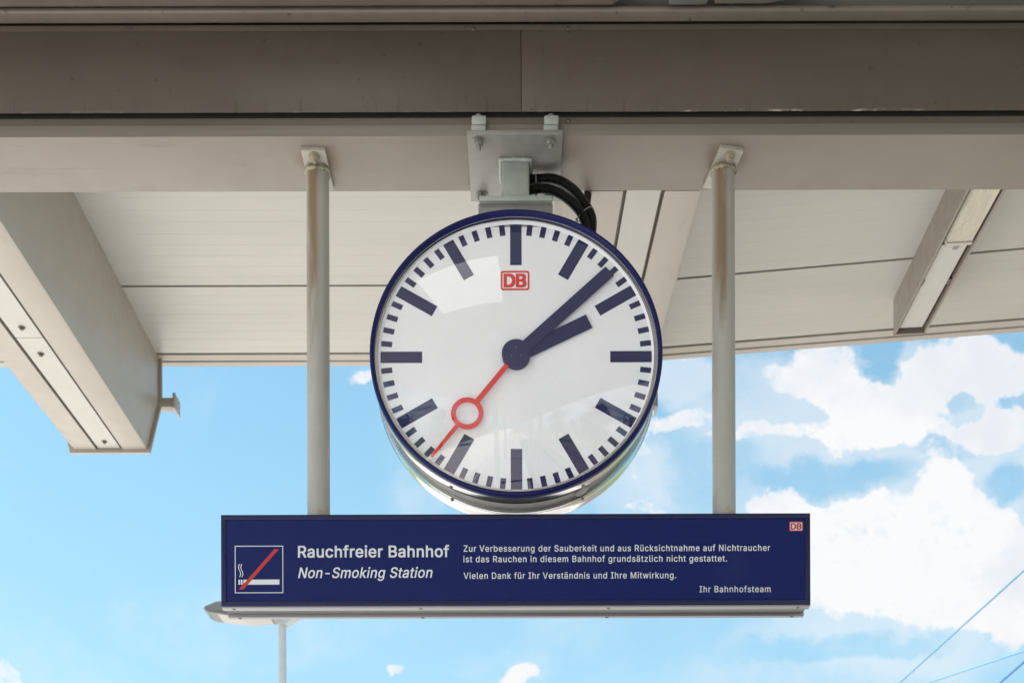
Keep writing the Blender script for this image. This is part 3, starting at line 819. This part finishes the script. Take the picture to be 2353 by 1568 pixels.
for body, a, b, base, cap, bold, shr, spc in (
    ('Rauchfreier Bahnhof', 685, 1031, 1278.2, 26.0, 0.015, 0, 1.04),
    ('Non-Smoking Station', 685, 993, 1325.5, 23.5, 0.010, 0.22, 1.04),
    ('Zur Verbesserung der Sauberkeit und aus R\u00fccksichtnahme auf Nichtraucher', 1065, 1769, 1264.6, 14.2, 0.008, 0, 1.10),
    ('ist das Rauchen in diesem Bahnhof grunds\u00e4tzlich nicht gestattet.', 1064.5, 1670, 1289.0, 14.2, 0.008, 0, 1.10),
    ('Vielen Dank f\u00fcr Ihr Verst\u00e4ndnis und Ihre Mitwirkung.', 1065, 1553, 1327.3, 14.2, 0.008, 0, 1.10),
    ('Ihr Bahnhofsteam', 1607, 1770, 1358.6, 14.2, 0.006, 0, 1.10)):
    text_on(body, xs_(a, base), xs_(b, base), zrow((a+b)/2, base), cap/FOC*YF, YT, M['white_print'], 'lettering', panel, shear=shr, bold=bold, spacing=spc)
# small logo in the corner
lc2 = P(1828.8, 1207.7, YF); hw2, hh2 = 15.8/FOC*YF, 10.9/FOC*YF
bm = NB(); prism(bm, [Vector((lc2.x+a, YT, lc2.z+b)) for a, b in rrect(hw2*0.9, hh2*0.88, 0.0015, 4)], Vector((0, 0, 0)), Vector((0, -0.0003, 0)))
lg = obj('logo', bm, M['white_print'], panel)
bm = NB(); ring_plate(bm, rrect(hw2, hh2, 0.0026), rrect(hw2*0.88, hh2*0.83, 0.0015), lc2.x, lc2.z, YT-0.0006, YT)
o = obj('logo_frame', bm, M['red_sign'], panel)
text_on('DB', lc2.x-hw2*0.74, lc2.x+hw2*0.74, lc2.z-hh2*0.62, hh2*1.24, YT-0.0003, M['red_sign'], 'logo_lettering', panel, bold=0.03)
# pictogram
def sp(px, py): q = P(px, py, YF); return (q.x, q.z)
bm = NB()
x0, z1 = sp(539.0, 1252.3); x1, z0 = sp(650.4, 1360.6)
cxp, czp = (x0+x1)/2, (z0+z1)/2; hw_, hh_ = (x1-x0)/2, (z1-z0)/2; lw = 1.7/FOC*YF
def rc_(w, h): return [(w, h), (-w, h), (-w, -h), (w, -h)]
ring_plate(bm, rc_(hw_, hh_), rc_(hw_-lw, hh_-lw), cxp, czp, YT-0.0004, YT)
def poly(bm, pix, dy=0.0):
    prism(bm, [Vector((sp(a, b)[0], YT-dy, sp(a, b)[1])) for a, b in pix], Vector((0, 0, 0)), Vector((0, -0.0004, 0)))
poly(bm, [(559, 1330), (641.5, 1329.6), (641.5, 1341), (559, 1341.4)])
poly(bm, [(547.5, 1330), (550.8, 1330), (550.8, 1341.4), (547.5, 1341.4)]); poly(bm, [(552.8, 1330), (556.6, 1330), (556.6, 1341.4), (552.8, 1341.4)])
for ox in (0, 5.2):
    top, bot = [], []
    for k in range(15):
        t = k/14; yy = 1294+30*t; xx = 550+ox+2.4*math.sin(t*2*math.pi*1.0+math.pi)
        top.append((xx-0.85, yy)); bot.append((xx+0.85, yy))
    for k in range(14): poly(bm, [top[k], bot[k], bot[k+1], top[k+1]])
obj('pictogram', bm, M['white_print'], panel)
bm = NB(); poly(bm, [(548, 1352.6), (558.8, 1352.6), (640.5, 1260.4), (629.6, 1260.4)], 0.0005); obj('pictogram_slash', bm, M['red_sign'], panel)

# poles with plates
def pole_rust(t, co, c):
    sep = t.new('ShaderNodeSeparateXYZ'); t.put(sep.inputs[0], co)
    hgt = sep.outputs[2]; ln = 0.88
    side = t.math('MULTIPLY', t.ramp(sep.outputs[0], 0.016, -0.004), t.ramp(sep.outputs[0], -0.030, -0.014))
    loc = t.new('ShaderNodeObjectInfo').outputs['Location']
    n = t.noise(t.scale(t.vmath('ADD', co, loc), (14, 14, 2.2)), 1.0, 6, 0.65)
    up = t.ramp(hgt, 0.30, ln*0.92, 0.0, 1.0)
    mk = t.math('MULTIPLY', t.math('MULTIPLY', t.ramp(t.math('ADD', n, t.math('MULTIPLY', up, 0.22)), 0.50, 0.76), side), t.ramp(hgt, 0.30, 0.62, 0.22, 0.85))
    c = t.mix(mk, c, (0.165, 0.098, 0.042))
    low = t.math('MULTIPLY', t.ramp(hgt, 0.10, 0.0), t.ramp(t.noise(co, 30, 5, 0.6), 0.48, 0.62))
    c = t.mix(t.math('MULTIPLY', low, 0.55), c, (0.30, 0.17, 0.06))
    gr = t.math('MULTIPLY', t.ramp(t.noise(t.scale(co, (10, 10, 1.5)), 1.3, 5, 0.6), 0.50, 0.66), t.ramp(hgt, 0.45, ln, 0.0, 0.35))
    return t.mix(gr, c, (0.25, 0.26, 0.13))
M['pole'] = pmat('pole_paint', (0.355, 0.355, 0.345), 0.36, 0.0, 0.06, 8, extra=pole_rust, rv=0.04)
M['plate_paint'] = pmat('plate_paint', (0.33, 0.315, 0.285), 0.45, 0, 0.08, 20, dirt=((0.35, 0.25, 0.15), 0.5, 20))
M['weld'] = pmat('rusty_weld', (0.27, 0.245, 0.19), 0.5, 0, 0.3, 60, 0.3, 300, dirt=((0.16, 0.08, 0.04), 0.9, 40))
for pl, pr_, rot in ((703, 755, 0.0), (1637, 1690, 9.0)):
    yc = 2.826; xl, xr = P(pl, 700, 2.815).x, P(pr_, 700, 2.815).x; xc = (xl+xr)/2; rad = (xr-xl)/2
    zt = FL_Z-0.0100; n = 40
    zs0 = SZ1-0.006
    bm = NB(); pts = [Vector((xc, yc, zs0+(zt-zs0)*k/24)) for k in range(25)]
    tube(bm, pts, rad, 40); pole = obj('hanger_pole', bm, M['pole'], sign, 40, at=(xc, yc, zs0))
    mt = Matrix.Translation((xc, yc, 0)) @ Matrix.Rotation(R(rot), 4, 'Z') @ Matrix.Translation((-xc, -yc, 0))
    bm = NB(); box(bm, xc-0.0292, xc+0.0292, yc-0.066, yc+0.066, zt, FL_Z-0.0003, 0.0008, mtx=mt); obj('top_plate', bm, M['plate_paint'], pole, 40)
    bm = NB(); pts = []
    for k in range(49):
        a = 2*math.pi*k/48; pts.append(Vector((xc+(rad+0.001)*math.cos(a), yc+(rad+0.001)*math.sin(a), zt-0.003-0.008*max(0.0, -math.sin(a))+random.uniform(-0.0015, 0.0015))))
    pts[-1] = pts[0]
    tube(bm, pts, [0.0042+random.uniform(-0.0014, 0.0016) for _ in range(49)], 8, cap=False); obj('weld_seam', bm, M['weld'], pole, 70)
    c = mt @ Vector((xc, yc-0.050, zt)); c.z = zt
    bm = NB(); lathe(bm, [(0.0135, 0.0002), (0.0132, -0.002), (0.0105, -0.0022), (0.0096, -0.010), (0.0075, -0.011), (0.0070, -0.015), (0.0055, -0.0165), (0.0003, -0.017)], c, 'Z', 24)
    obj('plate_bolt', bm, M['weld'], pole, 35)
    c = mt @ Vector((xc, yc+0.050, zt)); c.z = zt
    bm = NB(); lathe(bm, [(0.0125, 0.0002), (0.0125, -0.002), (0.0098, -0.0022), (0.0092, -0.011), (0.0003, -0.0115)], c, 'Z', 20)
    obj('plate_bolt', bm, M['weld'], pole, 35)

# ------------------------------------------------------------------ street lamp beyond the platform
M['lamp'] = pmat('lamp_post_paint', (0.40, 0.43, 0.45), 0.5, 0.1, 0.06, 3)
M['lamphead'] = pmat('lamp_head_paint', (0.13, 0.135, 0.15), 0.45, 0, 0.10, 4)
M['lampglass'] = pmat('lamp_lens', (0.22, 0.215, 0.21), 0.2, 0, 0.05, 4)
YL = 12.5; top = P(648.5, 1428, YL); kk = YL/FOC
lamp = thing('street_lamp', 'grey street lamp with flat head rising behind the left end of the sign', 'lamp', (top.x, YL, 0))
bm = NB(); tube(bm, [Vector((top.x, YL, 0)), Vector((top.x, YL, 0.9)), Vector((top.x, YL, 0.95)), Vector((top.x, YL, top.z))], [0.075, 0.075, 0.058, 8.3*kk], 20)
obj('post', bm, M['lamp'], lamp, 40)
bm = NB()
def lp(px, py, dy): return P(px, py, YL)+Vector((0, dy, 0))
sec = [(636, 1430), (668, 1427), (690, 1416), (688, 1409), (560, 1404), (540, 1409)]
for i in range(1):
    prism(bm, [lp(a, b, -0.06) for a, b in [(640, 1436), (657.5, 1436), (690, 1416), (688, 1408), (600, 1404), (590, 1414), (632, 1422)]], Vector((0, 0, 0)), Vector((0, 0.12, 0)))
obj('arm', bm, M['lamp'], lamp, 35)
bm = NB()
hp = [(473, 1406), (480, 1412), (497, 1418), (640, 1422), (660, 1416), (655, 1402), (560, 1390), (508, 1391)]
a0 = [lp(a, b, -0.17) for a, b in hp]; 
prism(bm, a0, Vector((0, 0, 0)), Vector((0, 0.34, 0)))
es = [e for e in bm.edges]; bmesh.ops.bevel(bm, geom=es, offset=0.02, segments=2, affect='EDGES')
obj('lamp_head', bm, M['lamphead'], lamp, 40)
bm = NB()
lens = []
for k in range(13):
    t = k/12; px = 505+120*t; lens.append((px, 1418+6*t*0.9+5.0*math.sin(math.pi*t)))
prism(bm, [lp(a, b, -0.13) for a, b in lens]+[lp(620, 1421, -0.13), lp(505, 1416, -0.13)], Vector((0, 0, 0)), Vector((0, 0.26, 0)))
obj('lens', bm, M['lampglass'], lamp, 40)

# ------------------------------------------------------------------ overhead wires
M['wire'] = flatmat('wire_light_blue', (0.08, 0.23, 0.40), 0.4)
M['wire_dark'] = flatmat('wire_dark_blue', (0.02, 0.12, 0.34), 0.4)
def wire(a, b, ya, yb, r, label, mat='wire'):
    p, q = P(a[0], a[1], ya), P(b[0], b[1], yb); d = (q-p)
    bm = NB(); n = 40; pts = []
    for k in range(n+1):
        t = -0.9+2.8*k/n; pts.append(p+d*t)
    tube(bm, pts, r, 8)
    tag(obj('overhead_wire', bm, M[mat], None, 60, at=p), label, 'wire', group='overhead wires at the lower right')
wire((2065, 1568), (2352, 1309), 16, 11, 0.0100, 'longest thin overhead wire rising steeply across cloud at the lower right')
wire((2130, 1568), (2352, 1494), 16, 13, 0.0100, 'faint shallow overhead wire at the lower right below the steep one')
wire((2296, 1568), (2352, 1519), 10, 9, 0.0100, 'dark blue short overhead wire in the bottom right corner', 'wire_dark')

# ------------------------------------------------------------------ the place around: platform, tracks, columns, trees
M['paving'] = pmat('platform_paving', (0.33, 0.317, 0.30), 0.8, 0, 0.15, 1.5, 0.1, 30)
M['bounce_pavement'] = pmat('pale_bounce_ground', (0.55, 0.53, 0.50), 0.8, 0, 0.12, 1.5, 0.1, 30)
M['ballast'] = pmat('ballast', (0.15, 0.13, 0.11), 0.9, 0, 0.35, 7, 0.4, 12)
M['steelrail'] = pmat('rail_steel', (0.25, 0.20, 0.17), 0.45, 0.6, 0.2, 5)
M['whiteline'] = flatmat('white_line', (0.75, 0.75, 0.73), 0.7)
M['ground'] = pmat('ground_grass', (0.12, 0.15, 0.06), 0.95, 0, 0.3, 0.4)
bm = NB(); n = 12
vs = [[bm.verts.new((-1500+3000*i/n, -1500+3000*j/n, -0.95)) for j in range(n+1)] for i in range(n+1)]
for i in range(n):
    for j in range(n): bm.faces.new((vs[i][j], vs[i+1][j], vs[i+1][j+1], vs[i][j+1]))
tag(obj('ground', bm, M['ground'], None), kind='structure')
bm = NB(); box(bm, -3.6, 3.6, -90, 60, -1.0, 0, 0.03); tag(obj('platform', bm, M['paving'], None), kind='structure')
bm = NB()
for x in (-2.9, 2.8): box(bm, x, x+0.1, -90, 60, -0.004, 0.004)
tag(obj('platform_line', bm, M['whiteline'], None), kind='structure')
bm = NB()
for x in (3.62,):
    s = 1 if x > 0 else -1; box(bm, min(x, x+s*9), max(x, x+s*9), -300, 300, -0.96, -0.72)
tag(obj('track_bed', bm, M['ballast'], None), kind='structure')
bm = NB()
for s in (1,):
    for c in (5.4, 9.9):
        for g_ in (-0.72, 0.72):
            x = s*c+g_; box(bm, x-0.035, x+0.035, -300, 300, -0.725, -0.56)
tag(obj('rails', bm, M['steelrail'], None), kind='structure')
bm = NB(); box(bm, -16.0, -3.62, -300, 300, -0.96, -0.30); tag(obj('bounce_pavement', bm, M['bounce_pavement'], None), kind='structure')  # unseen pale ground, added to bounce sunlight up under the left roof
M['column'] = pmat('column_paint', (0.62, 0.60, 0.56), 0.5, 0, 0.05, 3)
col0 = None
for i, (x, y) in enumerate(((-1.15, -6.0), (1.3, -6.0), (-1.15, -13.0), (1.3, -13.0))):
    side_ = 'left' if x < 0 else 'right'; dist_ = 'nearer' if y > -7 else 'farther'
    lab = f'pale square canopy column, the {dist_} one on the {"west" if x<0 else "east"} side behind the photographer'
    if col0 is None:
        bm = NB(); box(bm, x-0.13, x+0.13, y-0.13, y+0.13, 0.02, H+2.443, 0.01); box(bm, x-0.2, x+0.2, y-0.2, y+0.2, 0.0, 0.02, 0.003)
        col0 = obj('canopy_column', bm, M['column'], None, 40, at=(x, y, 0)); o = col0
    else:
        o = col0.copy(); COL.objects.link(o); o.location = (x, y, 0)
    tag(o, lab, 'column', group='canopy columns behind the photographer')
M['bark'] = pmat('bark', (0.10, 0.08, 0.06), 0.9, 0, 0.3, 4)
M['leaf'] = pmat('leaf', (0.06, 0.10, 0.03), 0.6, 0, 0.4, 0.8)
tree0 = None
for i, (x, y, s) in enumerate(((-18, -15, 1.0), (-19, -34, 1.15), (14.5, -24, 1.1), (17, -38, 0.9), (15, -56, 1.2), (15, -12, 0.8))):
    lab = ('leafy tree across the tracks behind the photographer, ' + ('tall' if s > 1 else 'low') + ', number of its row')
    lab = ['leafy tree west of the tracks, nearest of its side', 'tall leafy tree west of the tracks, farther away', 'tall leafy tree east of the tracks beside a low one', 'leafy tree east of the tracks set farthest from the rails', 'tallest leafy tree, farthest along the eastern track', 'lowest leafy tree, nearest on the eastern side'][i]
    if tree0 is None:
        tree0 = thing('leafy_tree', lab, 'tree', (x, y, -0.95), 'trees beyond the tracks'); rt = tree0
        bm = NB(); tube(bm, [Vector((x, y, -0.95)), Vector((x+.1, y, 2)), Vector((x, y+.1, 5))], [0.3, 0.2, 0.08], 10); obj('trunk', bm, M['bark'], rt, 60)
        bm = NB()
        cl = [(Vector((random.gauss(0, 1.7), random.gauss(0, 1.7), random.uniform(3.0, 8.0))), random.uniform(0.8, 1.6)) for _ in range(26)]
        for c, r_ in cl:
            for _ in range(140):
                d = Vector((random.gauss(0, 1), random.gauss(0, 1), random.gauss(0, 1))).normalized()*r_*random.uniform(0.6, 1.05)
                p = Vector((x, y, -0.95))+c+d; s1 = Vector((random.gauss(0, 1), random.gauss(0, 1), random.gauss(0, 1))).normalized()*0.16
                s2 = s1.cross(Vector((random.gauss(0, 1), random.gauss(0, 1), random.gauss(0, 1)))).normalized()*0.09
                bm.faces.new([bm.verts.new(p+s1), bm.verts.new(p+s2), bm.verts.new(p-s1), bm.verts.new(p-s2)])
        obj('crown', bm, M['leaf'], rt)
    else:
        rt = tree0.copy(); COL.objects.link(rt); rt.location = (x, y, -0.95); rt['label'] = lab; rt.scale = (s, s, s); rt.rotation_euler = (0, 0, i*1.3)
        for ch in list(tree0.children):
            c = ch.copy(); COL.objects.link(c); c.parent = rt
